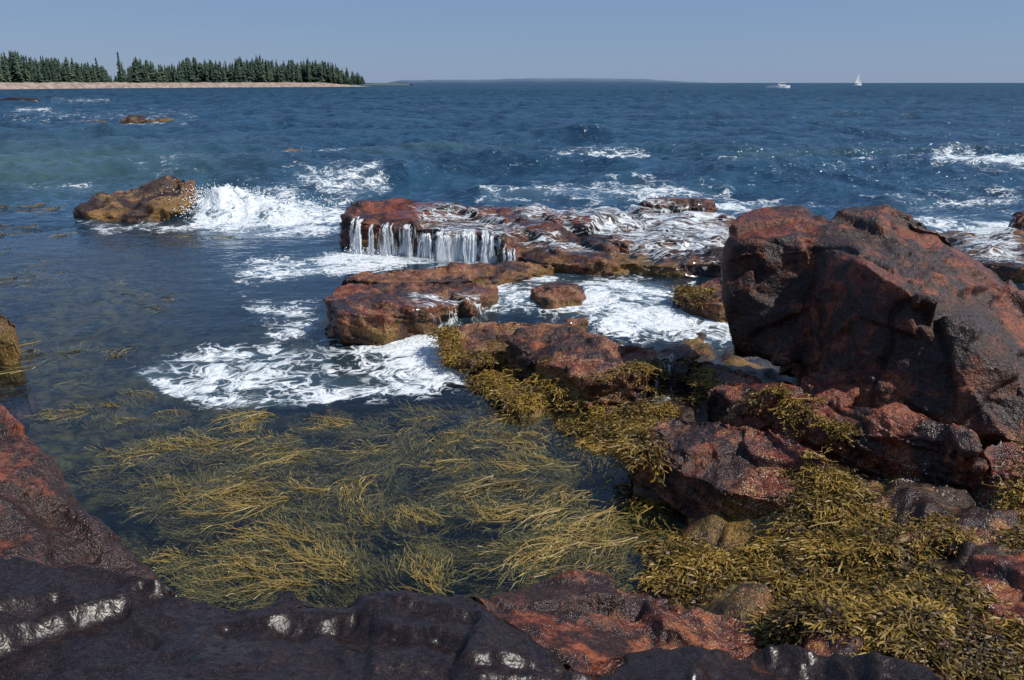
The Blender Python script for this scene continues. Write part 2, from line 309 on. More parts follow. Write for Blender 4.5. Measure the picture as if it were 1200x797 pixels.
# ---------------- sea
az=np.radians(np.concatenate([np.linspace(-110,-40,40)[:-1],np.linspace(-40,40,640),np.linspace(40,110,40)[1:]])); rr=np.concatenate([np.geomspace(2.0,300,800),np.geomspace(300,15000,70)[1:]])
A,R=np.meshgrid(az,rr); sx=(R*np.sin(A)).ravel(); sy=(R*np.cos(A)).ravel(); sr=R.ravel(); px,py=survey(sx,sy)
drr=np.repeat(np.gradient(rr),len(az)); O0=sy*0
open_=np.clip((sr-13)/12,0,1)*.9+.1*np.clip((sr-5)/6,0,1)
lee=np.clip((px-380)/250,0,1); open_=np.where(sr<17,open_*(.35+.65*lee),open_)
leftcalm=np.clip(1-(px-60)/300,0,1)*np.clip(1-(sr-14)/30,0,1); open_*=1-.5*leftcalm
wx=sx+1.2*perlin(np.stack([sx*.12,sy*.12,O0],1)); wy=sy+1.5*perlin(np.stack([sx*.1+9,sy*.1,O0+4],1))
hz=np.zeros(len(sx)); r2=np.random.default_rng(5)
for k in range(24):
    L=15*(.82**k)+.3; ang=r2.normal(-math.pi/2+.25,.5+.03*k); kx,ky=math.cos(ang)*2*math.pi/L,math.sin(ang)*2*math.pi/L
    a=.018*L**.70; fade=np.clip((L/(drr*2.2+1e-6)-.6),0,1)
    env=.4+1.1*np.clip(.5+perlin(np.stack([sx/L*.35+k*5,sy/L*.35,O0+k],1)),0,1)
    s_=np.sin(kx*wx+ky*wy+r2.uniform(0,6.28)); hz+=a*fade*env*(np.exp(1.5*(s_-1))-.33)*2
crest=hz.copy()
hz=hz*open_
hz+=.005*perlin(np.stack([sx*2.2,sy*2.2,O0],1))*np.clip(sr/4,0,1)
def gau(cxp,cyp,rx,ry):
    c=Z(cxp,cyp,0); return np.exp(-((sx-c[0])/rx)**2-((sy-c[1])/ry)**2)
bumpn=fbm(np.stack([sx*1.6,sy*1.6,O0],1),4,.6)
mound=gau(258,252,.6,.8)*.34+gau(300,250,.9,.9)*.28+gau(350,256,1.1,.8)*.16
hz+=mound*(1+.55*bumpn)
hz+=.13*gau(700,355,1.9,1.5)+.05*gau(560,370,1.2,1.)
hz+=.34*np.exp(-((sy-31-1.2*np.sin(sx*.15))/1.8)**2)*np.clip((sx+16)/8,0,1)*(.6+.5*perlin(np.stack([sx*.15,O0,O0],1)))
hz+=.28*gau(1150,200,3.5,1.2)
near=np.clip(1-sr/30,0,1)
FO=[([(226,266),(236,240),(290,222),(350,224),(400,240),(410,268),(340,278),(270,274)],.90,14),
 ([(250,318),(300,303),(415,294),(600,296),(640,308),(450,318),(400,328),(330,334),(280,332)],.74,11),
 ([(285,350),(370,338),(380,395),(340,398),(300,388)],.66,16),
 ([(150,436),(190,415),(260,405),(360,402),(480,388),(550,425),(560,450),(500,462),(400,470),(330,481),(240,480),(185,460)],.66,12),
 ([(430,400),(490,366),(590,342),(610,380),(530,392),(560,430),(480,440)],.84,16),
 ([(560,335),(650,318),(740,322),(800,345),(870,380),(870,408),(740,405),(640,385),(540,376),(480,375),(520,350)],.72,16),
 ([(600,184),(700,178),(762,180),(760,189),(660,191)],.70,5),([(830,188),(900,192),(905,205),(850,200)],.56,6),
 ([(920,190),(1080,184),(1090,196),(1000,200)],.64,6),([(1082,186),(1110,179),(1210,190),(1215,210),(1150,205),(1090,200)],.88,6),
 ([(740,236),(900,228),(980,238),(900,250),(760,246)],.62,8),([(560,220),(760,212),(860,222),(860,240),(560,238)],.56,8),
 ([(1060,255),(1210,262),(1210,330),(1100,315)],.72,14),([(1000,225),(1200,222),(1210,245),(1050,244)],.46,8),
 ([(20,127),(60,127),(62,133),(18,133)],.66,3),([(60,117),(130,117),(128,122),(60,122)],.52,3),
 ([(330,178),(410,172),(430,176),(400,190),(330,190)],.46,6),([(330,205),(440,200),(470,222),(390,245)],.56,10),
 ([(80,256),(160,262),(240,262),(235,270),(120,272)],.66,6),([(150,205),(240,195),(245,205),(200,212)],.44,8),([(0,130),(230,128),(240,150),(0,150)],.30,8),
 ([(800,345),(880,350),(890,410),(820,420)],.7,14),([(0,215),(110,210),(110,222),(0,228)],.38,6),([(120,144),(210,140),(230,147),(150,150)],.46,4),([(560,430),(600,425),(625,455),(590,460)],.46,10),
 ([(380,296),(600,290),(600,303),(380,306)],.92,7)]
foam=np.zeros(len(sx))
for poly,v,e in FO: foam=np.maximum(foam,v*soft(px,py,poly,e))
lum=perlin(np.stack([sx*.9,sy*.9,O0+3],1)); foam=np.where((foam>0)&(sr<14),foam*(1+.4*lum),foam)
rim=FO[3][0]; i_,d_=inpoly(px,py,rim); foam+=np.where(i_&(py>430)&(px<520),.20*np.exp(-(d_-7)**2/50),0)
foam+=.12*gau(500,420,.6,.5)+.12*gau(740,395,.8,.4)
foam=np.maximum(foam,np.clip((crest-.52)*1.6,0,.52)*np.clip((sr-20)/10,0,1)*np.clip(1-(sr-110)/120,0,1)*np.clip(perlin(np.stack([sx*.05,sy*.05,O0+7],1))*3+.1,0,1))
hz+=.05*np.clip(foam-.4,0,.6)*bumpn*near
clear=np.clip(1-(sr-6)/11,0,1); clear=np.maximum(clear,np.clip(1-(sr-13)/7,0,1)*np.clip(1-(px-150)/250,0,1))
shal=np.maximum(np.clip(1-np.abs(py-198)/50,0,1)*np.clip(1-(px-60)/330,0,1)*.8, .5*np.exp(-((sy-30)/2.0)**2)*np.clip((crest+.1)*3,0,1))
m=NT('sea_water'); o=m.obj()
fo=m.attr('foam'); cl=m.attr('clear'); op=m.attr('open'); sh=m.attr('shallow'); far=m.attr('far')
nb=m.noise(m.mapv(o,(1,1.6,1)),2.6,3,.62,.3); nb2=m.noise(o,.6,4,.65,.2); nb3=m.noise(o,9,2,.6)
hh=m.math('ADD',m.math('MULTIPLY',nb,.17),m.math('MULTIPLY',nb2,m.math('MULTIPLY_ADD',far,1.5,.10)))
hh=m.math('MULTIPLY',hh,m.math('MULTIPLY_ADD',op,.95,.05)); hh=m.math('ADD',hh,m.math('MULTIPLY',nb3,.005))
bn=m.bump(hh,1.0,1.0)
deep=m.mix(m.ss(nb2,.38,.62),(.007,.027,.054),(.018,.058,.100)); deepc=m.mix(sh,deep,(.055,.100,.078))
deepc=m.mix(cl,deepc,(.014,.030,.038)); deepc=m.mix(m.math('MULTIPLY',m.ss(fo,.2,1.),.55),deepc,(.14,.22,.26))
dif=m.n('ShaderNodeBsdfDiffuse'); m.set(dif.inputs[0],deepc)
tr=m.n('ShaderNodeBsdfTransparent'); m.set(tr.inputs[0],(.72,.80,.74))
body=m.mixs(m.math('MULTIPLY',cl,m.ss(fo,.3,1.,.92,.3)),dif.outputs[0],tr.outputs[0])
gl=m.n('ShaderNodeBsdfGlossy'); m.set(gl.inputs['Roughness'],m.math('MULTIPLY_ADD',op,.10,.03)); m.set(gl.inputs['Color'],(.82,.9,1)); m.set(gl.inputs['Normal'],bn)
fr=m.n('ShaderNodeFresnel'); fr.inputs[0].default_value=1.33; m.set(fr.inputs['Normal'],bn)
frf=m.math('MULTIPLY',fr.outputs[0],m.math('MULTIPLY_ADD',far,-.35,1.0))
water=m.mixs(frf,body,gl.outputs[0])
nc=m.n('ShaderNodeTexNoise'); m.set(nc.inputs[0],o); nc.inputs['Scale'].default_value=2.2; nc.inputs['Detail'].default_value=2
vs=m.n('ShaderNodeVectorMath',operation='SCALE'); m.set(vs.inputs[0],nc.outputs['Color']); vs.inputs['Scale'].default_value=.8
warp=m.n('ShaderNodeVectorMath',operation='ADD'); m.set(warp.inputs[0],o); m.set(warp.inputs[1],vs.outputs[0]); wv=warp.outputs[0]
rg=m.noise(wv,4.2,3,.55); rg2=m.noise(wv,11,2,.55)
ridge_=m.ss(m.math('ABSOLUTE',m.math('SUBTRACT',rg,.5)),.0,.10,1,0); ridge2=m.ss(m.math('ABSOLUTE',m.math('SUBTRACT',rg2,.5)),.0,.10,1,0)
web=m.math('MAXIMUM',ridge_,m.math('MULTIPLY',ridge2,.5))
nz=m.noise(wv,1.5,3,.6); N=m.math('ADD',m.math('MULTIPLY',web,.42),m.math('MULTIPLY',m.ss(nz,.3,.7),.58))
fm=m.ss(m.math('SUBTRACT',N,m.math('SUBTRACT',1.0,fo)),-.02,.40); fm=m.math('MULTIPLY',fm,m.ss(fo,.02,.25)); fm=m.math('MULTIPLY',fm,.95)
fd=m.bsdf(Base_Color=m.mix(m.ss(rg2,.3,.7),(.54,.60,.64),(.80,.82,.83)),Roughness=.6,Normal=m.bump(m.math('ADD',nb3,N),.55,.05))
M_sea=m.done(m.mixs(fm,water,fd))
sea=mesh_np('sea_water',np.stack([sx,sy,hz],1),gridfaces(len(rr),len(az)),M_sea,True,{'foam':foam,'clear':clear,'open':np.clip(open_,0,1),'shallow':np.clip(shal,0,1),'far':np.clip((sr-30)/150,0,1)})
# ---------------- white water sheets
m=NT('white_water'); o=m.obj(); fo=m.attr('foam')
n=m.noise(m.mapv(o,(6,3,1)),2.2,3,.65,.5); n2=m.noise(m.mapv(o,(32,14,1.6)),1.5,3,.6)
N=m.math('ADD',m.math('MULTIPLY',n,.45),m.math('MULTIPLY',n2,.55))
a=m.ss(m.math('ADD',N,m.math('SUBTRACT',fo,1)),-.12,.16)
tr=m.n('ShaderNodeBsdfTransparent'); b=m.bsdf(Base_Color=(.78,.82,.85),Roughness=.35,Normal=m.bump(N,.5,.05))
M_ww=m.done(m.mixs(m.math('MULTIPLY',a,.88),tr.outputs[0],b))
m=NT('water_film'); o=m.obj(); fo=m.attr('foam')
n=m.noise(m.mapv(o,(.9,2.6,1)),1.8,3,.55,1.2); n2=m.noise(m.mapv(o,(1,2,1)),4.5,2,.55,.8); rd=m.ss(m.math('ABSOLUTE',m.math('SUBTRACT',n2,.5)),0,.07,1,0)
N=m.math('ADD',m.math('MULTIPLY',n,.8),m.math('MULTIPLY',rd,.2))
a=m.ss(m.math('ADD',N,m.math('SUBTRACT',fo,1)),-.12,.20)
tr=m.n('ShaderNodeBsdfTransparent'); tr.inputs[0].default_value=(.9,.92,.93,1)
b=m.bsdf(Base_Color=(.74,.79,.82),Roughness=.25); gl=m.n('ShaderNodeBsdfGlossy'); gl.inputs['Roughness'].default_value=.12
fr=m.n('ShaderNodeFresnel'); fr.inputs[0].default_value=1.25
M_film=m.done(m.mixs(m.math('MULTIPLY',a,.82),m.mixs(fr.outputs[0],tr.outputs[0],gl.outputs[0]),b))
def drape(name,poly,z,step,val,mat=None,off=.014,smooth=3,zmax=.8):
    W=np.array([Z(a,b,z)[:2] for a,b in poly]); x0,y0=W.min(0)-step*3; x1,y1=W.max(0)+step*3
    X,Yy=np.meshgrid(np.arange(x0,x1,step),np.arange(y0,y1,step))
    ins,d=inpoly(X.ravel(),Yy.ravel(),[tuple(w) for w in W]); ins|=d<step*2
    hz=np.full(X.size,np.nan)
    for i in np.nonzero(ins)[0]:
        h=down(X.flat[i],Yy.flat[i])
        if h and h[0].z<zmax: hz[i]=max(h[0].z,0.0)
    g=hz.reshape(X.shape)
    for _ in range(smooth):
        pad=np.pad(g,1,mode='edge'); st=np.stack([pad[1+a:pad.shape[0]-1+a,1+b:pad.shape[1]-1+b] for a in(-1,0,1) for b in(-1,0,1)])
        mn=np.nanmean(st,0); g=np.where(np.isnan(g),g,np.maximum(mn,g))
    ok=~np.isnan(g.ravel()); F=gridfaces(*X.shape); F=F[ok[F].all(1)]
    dd=np.where(ins,d,0); ew=max(step*5,(W.max(0)-W.min(0)).min()*.25); f=val*np.clip(.4+dd/ew,0,1)
    V=np.stack([X.ravel(),Yy.ravel(),np.nan_to_num(g.ravel())+off],1)
    u,inv=np.unique(F,return_inverse=True)
    return mesh_np(name,V[u],inv.reshape(F.shape),mat or M_ww,True,{'foam':f[u]})
for a_ in [([(585,232),(740,232),(880,240),(910,278),(850,290),(760,286),(690,272),(640,262),(585,262)],.48,.035,.56,M_film),
 ([(470,240),(590,243),(640,264),(590,276),(470,268)],.5,.03,.48,M_film),
 ([(620,264),(700,276),(720,285),(640,284),(600,276)],.42,.03,.50,M_film),
 ([(470,350),(560,345),(585,350),(560,368),(480,372)],.25,.025,.48,M_film),
 ([(655,375),(730,372),(800,392),(815,410),(740,402),(660,386)],.3,.025,.58,M_film),
 ([(764,448),(792,440),(796,468),(776,480),(760,468)],.1,.012,.44),
 ([(862,416),(930,434),(928,440),(868,430)],.3,.015,.46),
 ([(1090,262),(1205,268),(1230,318),(1130,305)],.2,.05,.58,M_film)]: drape('water_wash',*a_)
led=TREES[0][0]; Vs=[];Fs=[];As=[];nv=0
falls=[(470,.8,.36),(540,.8,.44)]
for c0,sd_,n_,wmin,wmax in [(418,5,7,.025,.07),(434,2,3,.02,.05),(453,5,7,.025,.07),(478,4,6,.03,.08),(500,4,7,.03,.08),(524,7,9,.03,.09),(548,8,10,.03,.10),(571,6,8,.03,.09),(600,8,5,.02,.05)]:
    for _ in range(n_): falls.append((rng.normal(c0,sd_*.8),rng.uniform(wmin,wmax),rng.uniform(.46,.62)))
for pxf,w,val in falls:
    pxf=min(max(pxf,408),615)
    p=Z(pxf,264,.46); x=p[0]; yf=None
    for zt in (.38,.3,.2):
        h=led.ray_cast(Vector((x,10,zt)),Vector((0,1,0)))
        if h[0] is not None: yf=h[0].y if yf is None else min(yf,h[0].y)
    if yf is None: yf=p[1]
    t=down(x,yf+.12); zt=t[0].z if t else .5
    K=22;J=9; tt=np.linspace(0,1,K); thr=rng.uniform(.05,.2)
    yv=np.where(tt<.2,yf+.2-(tt/.2)*.25,yf-.05-thr*np.sqrt(np.clip((tt-.2)/.8,0,1)))
    zv=np.where(tt<.2,zt+.02-.03*(tt/.2),(zt-.01)*(1-((tt-.2)/.8)**1.5)-.02*tt)
    jj=np.linspace(-1,1,J); wv_=w*(.7+.8*tt)
    X=x+wv_[:,None]*jj[None,:]*.5+np.cumsum(rng.normal(size=K)*.005)[:,None]+.003*rng.normal(size=(K,J)); YY=yv[:,None]+.012*rng.normal(size=J)[None,:]+0*X; ZZ=zv[:,None]+0*X
    Vs.append(np.stack([X,YY,ZZ],2).reshape(-1,3)); Fs.append(gridfaces(K,J)+nv); nv+=K*J
    As.append(((val+.14*tt[:,None])*np.clip(1.1-np.abs(jj)**2*.5,0,1)[None,:]).ravel())
mesh_np('waterfall',np.concatenate(Vs),np.concatenate(Fs),M_ww,True,{'foam':np.concatenate(As)})
def droplets(P,r):
    O=np.array([[1,0,0],[-1,0,0],[0,1,0],[0,-1,0],[0,0,1],[0,0,-1.]]); Fq=np.array([[0,2,4],[2,1,4],[1,3,4],[3,0,4],[2,0,5],[1,2,5],[3,1,5],[0,3,5]])
    return (P[:,None,:]+O[None]*r[:,None,None]).reshape(-1,3),(Fq[None]+np.arange(len(P))[:,None,None]*6).reshape(-1,3)
mf=NT('spray_foam'); M_fo=mf.done(mf.bsdf(Base_Color=(.8,.83,.85),Roughness=.4))
P=[]
for (a,b,z0,sxx,szz,n) in [(245,250,.34,.3,.12,1000),(280,250,.28,.4,.11,1200),(325,252,.18,.6,.09,1200),(228,256,.2,.15,.14,400),(480,372,.12,.3,.05,150),(850,292,.25,.3,.04,120)]:
    c=Z(a,b,0); q=rng.normal(size=(n,3))*np.array([sxx,.35,szz])+np.array([c[0],c[1],z0]); P.append(q[q[:,2]>0])
for pxf in range(415,610,8):
    c=Z(pxf,297,0); q=rng.normal(size=(60,3))*np.array([.1,.12,.04])+np.array([c[0],c[1],.03]); P.append(q[q[:,2]>0])
P=np.concatenate(P); V,F=droplets(P,rng.uniform(.003,.014,len(P))); mesh_np('sea_spray',V,F,M_fo,False)
# ---------------- seaweed
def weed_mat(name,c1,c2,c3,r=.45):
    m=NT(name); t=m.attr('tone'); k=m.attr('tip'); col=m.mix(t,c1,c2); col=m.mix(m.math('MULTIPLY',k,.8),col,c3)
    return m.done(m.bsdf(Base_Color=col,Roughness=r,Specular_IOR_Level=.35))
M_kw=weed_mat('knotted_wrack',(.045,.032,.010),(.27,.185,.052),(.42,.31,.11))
M_bw=weed_mat('bladder_wrack',(.030,.016,.004),(.245,.145,.020),(.44,.30,.055),.5)
def sample_poly(poly,z,n):
    W=np.array([Z(a,b,z)[:2] for a,b in poly])
    lo,hi=W.min(0),W.max(0); q=rng.uniform(lo,hi,size=(n*6,2)); ins,_=inpoly(q[:,0],q[:,1],[tuple(w) for w in W]); return q[ins][:n]
Vs=[];Fs=[];T=[];K_=[];nv=0
def add(P,W,tone,tip,roll=None):
    global nv
    V,F=ribbons(P,W,roll); Vs.append(V);Fs.append(F+nv);nv+=len(V); N,K=P.shape[:2]
    T.append(np.repeat(tone,K*2)); K_.append(np.repeat(tip,2,axis=1).ravel())
def strands(base,ang,L,w0,zb,K=10,curl=None,tone=None,wig=.34):
    n=len(base); t=np.linspace(0,1,K); curl=rng.normal(size=n)*.3 if curl is None else curl
    th=ang[:,None]+curl[:,None]*t[None,:]+wig*np.sin(t[None,:]*rng.uniform(3,9,n)[:,None]+rng.uniform(0,6,n)[:,None])
    st=(L/(K-1))[:,None]*np.ones(K)[None,:]; st[:,0]=0
    X=base[:,0:1]+np.cumsum(np.cos(th)*st,1); YY=base[:,1:2]+np.cumsum(np.sin(th)*st,1)
    ZZ=zb[:,None]+.022*np.sin(t[None,:]*rng.uniform(2,6,n)[:,None]+rng.uniform(0,6,n)[:,None]); ZZ=np.minimum(ZZ,.008)
    W=w0[:,None]*(1-.5*t[None,:])*(1+.5*(rng.random((n,K))>.84))
    add(np.stack([X,YY,ZZ],2),W,tone,np.repeat((t**2)[None,:],n,0)*rng.uniform(.1,1,n)[:,None],rng.normal(size=n)*.5)
    return np.stack([X,YY,ZZ],2),th
def tufts(pl,ang0,L0,ns,w,depth=.22,branch=True,spread=.40,dark=0):
    n=len(pl); flow=ang0+.9*perlin(np.stack([pl[:,0]*.9,pl[:,1]*.9,pl[:,0]*0+2],1))+rng.normal(size=n)*.2; cu=rng.normal(size=n)*.8
    d=-rng.random(n)**1.5*depth-.010; tn=np.clip(.78-dark+rng.normal(size=n)*.24+d*3.0,0,1); Ls=L0*rng.uniform(.6,1.35,n)  # deeper tufts get a darker tone, painting in light lost underwater
    r=lambda a:np.repeat(a,ns)
    base=np.repeat(pl,ns,0)+rng.normal(size=(n*ns,2))*.03; N=n*ns
    sp=rng.normal(size=N)*spread; ang=r(flow)+sp; L=r(Ls)*rng.uniform(.45,1.15,N)*(1-.25*np.abs(sp)); tone=np.clip(r(tn)+rng.normal(size=N)*.15,0,1)
    zb=r(d)+rng.normal(size=N)*.016
    P,th=strands(base,ang,L,np.full(N,w),zb,tone=tone,curl=r(cu)-sp*.5)
    if branch:
        for sgn in (-1,1):
            for k in (2,3,4,5,6,7,8):
                kp=rng.random(N)<.6; a=th[kp,k]+sgn*rng.uniform(.25,.6,kp.sum()); l=L[kp]*rng.uniform(.12,.30,kp.sum())
                strands(P[kp,k,:2],a,l,np.full(kp.sum(),w*.8),P[kp,k,2],K=4,curl=-sgn*rng.uniform(0,.5,kp.sum()),tone=np.clip(tone[kp]+.06,0,1),wig=.12)
KW=[([(560,490),(640,500),(720,540),(770,610),(800,680),(740,690),(690,680),(640,625),(580,600),(560,540)],84,3.35,.52),
    ([(650,640),(720,640),(790,700),(700,700)],18,3.5,.4),
    ([(480,480),(590,470),(640,510),(580,530),(480,525)],18,3.45,.42),
    ([(300,490),(420,480),(480,500),(480,540),(380,560),(280,540)],30,3.3,.48),
    ([(300,560),(430,560),(470,590),(430,640),(330,640),(270,610)],38,3.15,.48),
    ([(330,640),(460,650),(480,700),(320,705),(260,680)],34,3.3,.42),
    ([(200,500),(280,520),(260,600),(200,600),(190,540)],16,2.9,.4),
    ([(90,455),(190,452),(240,470),(200,530),(120,540)],14,2.8,.35),
    ([(480,600),(560,600),(600,690),(520,700)],5,3.0,.35)]
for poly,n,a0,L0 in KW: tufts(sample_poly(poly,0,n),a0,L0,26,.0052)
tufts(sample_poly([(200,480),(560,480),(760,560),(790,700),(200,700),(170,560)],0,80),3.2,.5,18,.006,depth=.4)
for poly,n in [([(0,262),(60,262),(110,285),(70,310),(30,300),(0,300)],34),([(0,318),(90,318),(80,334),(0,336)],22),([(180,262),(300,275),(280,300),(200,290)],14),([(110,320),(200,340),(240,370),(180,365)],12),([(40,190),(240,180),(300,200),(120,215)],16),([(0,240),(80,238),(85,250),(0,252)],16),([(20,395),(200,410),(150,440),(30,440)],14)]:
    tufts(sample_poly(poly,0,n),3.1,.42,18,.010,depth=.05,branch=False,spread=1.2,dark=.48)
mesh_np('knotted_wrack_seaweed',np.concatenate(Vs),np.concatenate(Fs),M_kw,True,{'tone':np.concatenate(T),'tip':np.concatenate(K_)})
BW=[([(545,430),(600,418),(640,445),(700,470),(760,478),(750,520),(700,532),(640,518),(580,490),(550,460)],.08,1700,.09),
 ([(640,515),(700,520),(760,560),(790,620),(740,600),(690,560)],-.02,320,.12),
 ([(700,505),(745,520),(770,590),(840,622),(905,650),(950,605),(1000,585),(1010,640),(960,700),(880,720),(800,690),(740,640)],.15,2100,.09),
 ([(950,600),(1000,580),(1060,640),(1130,670),(1200,745),(1230,820),(1080,800),(1010,760),(900,735),(920,680)],.45,2500,.09),
 ([(1010,575),(1090,590),(1140,640),(1100,650),(1040,620)],.4,140,.06),([(1180,600),(1240,600),(1240,660),(1190,650)],.45,100,.07),
 ([(830,490),(900,500),(985,520),(990,548),(930,540),(850,500)],.3,300,.06),([(955,480),(1010,485),(1000,515),(960,505)],.5,90,.045),
 ([(782,326),(835,335),(836,366),(790,356)],.3,220,.10),([(480,400),(520,388),(550,425),(500,432)],.1,240,.09),([(550,415),(590,398),(600,440),(560,445)],.15,200,.08),
 ([(1175,520),(1220,520),(1230,600),(1180,590)],.45,100,.07),([(700,465),(775,450),(790,485),(710,500)],.1,300,.085),([(800,440),(830,440),(840,470),(800,480)],.15,150,.07),([(600,400),(650,395),(660,410),(610,412)],.4,10,.04),([(925,560),(985,560),(985,600),(930,640)],.3,200,.07),([(640,318),(700,312),(770,322),(700,330)],.1,60,.08)]
Vs=[];Fs=[];T=[];K_=[];nv=0
for bi,(poly,z,n,L0) in enumerate(BW):
    pts=[];nr=[]
    sp_=sample_poly(poly,z,n); nse=perlin(np.stack([sp_[:,0]*3.2,sp_[:,1]*3.2,sp_[:,0]*0+1],1))+.5*perlin(np.stack([sp_[:,0]*8,sp_[:,1]*8,sp_[:,0]*0+1],1))
    for (x,y),q in zip(sp_,nse):
        if q<(-.35 if bi<2 else -.14): continue
        h=down(x,y)
        if h is None or h[0].z<-.2 or h[0].z>.95: continue
        if bi==0 and h[0].z>.22: continue
        pts.append(h[0][:]); nr.append(h[1][:])
    if not pts: continue
    pts=np.array(pts); nr=np.array(nr); B=8; base=np.repeat(pts,B,0)+rng.normal(size=(len(pts)*B,3))*[.024,.024,.006]; nn=np.repeat(nr,B,0)
    N=len(base); ang=rng.uniform(0,6.283,N); pd=np.repeat(rng.normal(size=(len(pts),2))*.9,B,0); dr_=np.stack([np.cos(ang),np.sin(ang)],1)+nn[:,:2]*1.4+np.array([-.25,-.3])+pd; dr_/=np.linalg.norm(dr_,axis=1,keepdims=True)+1e-6
    L=rng.uniform(.4,1.4,N)*L0; K=6; t=np.linspace(0,1,K); bend=rng.normal(size=N)*1.5
    steep=np.clip(1-nn[:,2],0,1); up=rng.uniform(.0,.65,N)*(1-steep*.6)
    px_=np.stack([-dr_[:,1],dr_[:,0]],1)
    X=base[:,0:1]+L[:,None]*.8*(dr_[:,0:1]*t+px_[:,0:1]*(bend[:,None]*.5)*t**2); YY=base[:,1:2]+L[:,None]*.8*(dr_[:,1:2]*t+px_[:,1:2]*(bend[:,None]*.5)*t**2)
    ZZ=base[:,2:3]+.004+L[:,None]*(up[:,None]*t-(up+steep*1.0-.08)[:,None]*t**2)
    tl=perlin(np.stack([pts[:,0]*4.5,pts[:,1]*4.5,pts[:,0]*0+9],1))*1.4+.44
    tone=np.clip(np.repeat(tl+rng.normal(size=len(pts))*.18,B)+rng.normal(size=N)*.18,0,1)
    sw=(L0/.09)**.6; P=np.stack([X,YY,ZZ],2)+rng.normal(size=(N,K,3))*.004; W=.0055*sw*(.7+.5*np.sin(t*3.1))[None,:]*np.ones((N,1))
    add(P,W,tone,np.repeat((t**3*.4)[None,:],N,0)*(tone[:,None]*.8+.2),rng.normal(size=N)*.8)
    a0=np.arctan2(dr_[:,1],dr_[:,0])
    for s_ in (-1,1,-1,1):
        k=rng.integers(2,6,N); b=P[np.arange(N),k]; a=a0+bend*.6+s_*rng.uniform(.3,1.,N); l=L*rng.uniform(.18,.42,N); tt=np.linspace(0,1,3)
        Q=np.stack([b[:,0:1]+np.cos(a)[:,None]*l[:,None]*tt,b[:,1:2]+np.sin(a)[:,None]*l[:,None]*tt,b[:,2:3]+l[:,None]*(rng.uniform(-.3,.6,N)[:,None]*tt-.3*tt**2)],2)
        W=.0055*sw*np.array([.7,1.5,.8])[None,:]*np.ones((N,1)); add(Q,W,tone,np.repeat((tt)[None,:],N,0)*(rng.random(N)**2)[:,None],rng.normal(size=N)*.8)
mesh_np('bladder_wrack_seaweed',np.concatenate(Vs),np.concatenate(Fs),M_bw,True,{'tone':np.concatenate(T),'tip':np.concatenate(K_)})
# barnacles
P=[];rad=[];NR=[]
for poly,z,n in [([(1060,770),(1110,770),(1110,797),(1070,797)],.6,120),([(1150,655),(1170,655),(1170,690),(1155,690)],.6,60),([(700,455),(760,450),(765,475),(700,480)],.1,200),([(1150,550),(1200,545),(1200,575),(1150,575)],.45,200),([(860,560),(930,580),(940,620),(900,620)],.25,200),([(1000,520),(1130,540),(1130,575),(1010,545)],.4,250)]:
    for x,y in sample_poly(poly,z,n):
        if perlin(np.array([[x*7,y*7,3.]]))[0]<-.05: continue
        h=down(x,y)
        if h and h[0].z>-.02: P.append(np.array(h[0][:])); NR.append(h[1]); rad.append(random.uniform(.003,.006))
lt=TREES[[o.name for o in ROCKS].index(LEFT.name)][0]
for _ in range(1500):
    yv=random.uniform(2.55,3.12); zv=random.gauss(.58,.13)
    if perlin(np.array([[yv*6,zv*6,5.]]))[0]<-.12: continue
    h=lt.ray_cast(Vector((.5,yv,zv+.25)),Vector((-1,0,-.25)).normalized())
    if h[0] is not None and h[0].z>.25: P.append(np.array(h[0][:])); NR.append(h[1]); rad.append(random.uniform(.0025,.0055))
k=6; V=[];F=[]
for p,nv_,r in zip(P,NR,rad):
    b=len(V); nz_=Vector(nv_).normalized(); t1=nz_.orthogonal().normalized(); t2=nz_.cross(t1)
    for rr_,hh_ in ((1.,-.4),(.5,.7)):
        for j in range(k):
            q=Vector(p)+t1*(r*rr_*math.cos(j*6.283/k))+t2*(r*rr_*math.sin(j*6.283/k))+nz_*(r*hh_); V.append(q[:])
    for j in range(k): F.append((b+j,b+(j+1)%k,b+k+(j+1)%k,b+k+j))
    F.append((b+k,b+k+1,b+k+2,b+k+3)); F.append((b+k+3,b+k+4,b+k+5,b+k))
mb=NT('barnacle_shell'); M_ba=mb.done(mb.bsdf(Base_Color=(.55,.48,.36),Roughness=.8))
mesh_np('barnacles',V,F,M_ba,False)
# ---------------- headland and distant things
def simple(name,c,c2=None,sc=.5,r=.8):
    m=NT(name); o=m.obj(); col=m.mix(m.ss(m.noise(o,sc,5,.6),.35,.65),c,c2 or c); return m.done(m.bsdf(Base_Color=col,Roughness=r,Specular_IOR_Level=.2))
M_shore=simple('pink_shore_granite',(.20,.14,.12),(.34,.27,.22),.35); M_grass=simple('headland_grass',(.05,.075,.03),(.10,.12,.05),.1)
M_spr=simple('hazed_spruce_foliage',(.028,.052,.040),(.070,.100,.062),.18); M_hill=simple('hazy_hill',(.10,.155,.235),(.12,.18,.26),.005)  # distance haze is mixed into the spruce and hill base colours
def hd(pxv): return 350+ (np.clip(pxv,-400,440)/440)*230
def HX(a,D): return (a-600)/FP*(D*C+H*S)
nA,nB=240,26; V=[]
for a in np.linspace(-700,438,nA):
    D=float(hd(a)); end=min(max((438-a)/60,0),1)
    for s_ in np.linspace(0,1,nB):
        y=D-8+s_*(70*end+6); zt=-.6+min(s_*(70*end+6)/9,1)**.7*(2.3*end+.6)+min(s_*(70*end)/50,1)*end-max((s_-.85)/.15,0)*3
        V.append((HX(a,y),y,zt))
V=np.array(V); V[:,2]+=.35*fbm(V*np.array([.12,.2,0]),4)+.25*fbm(V*np.array([.5,.5,0]),3)
headland=mesh_np('headland',V,gridfaces(nA,nB),M_shore,False)
headland.data.materials.append(M_grass)
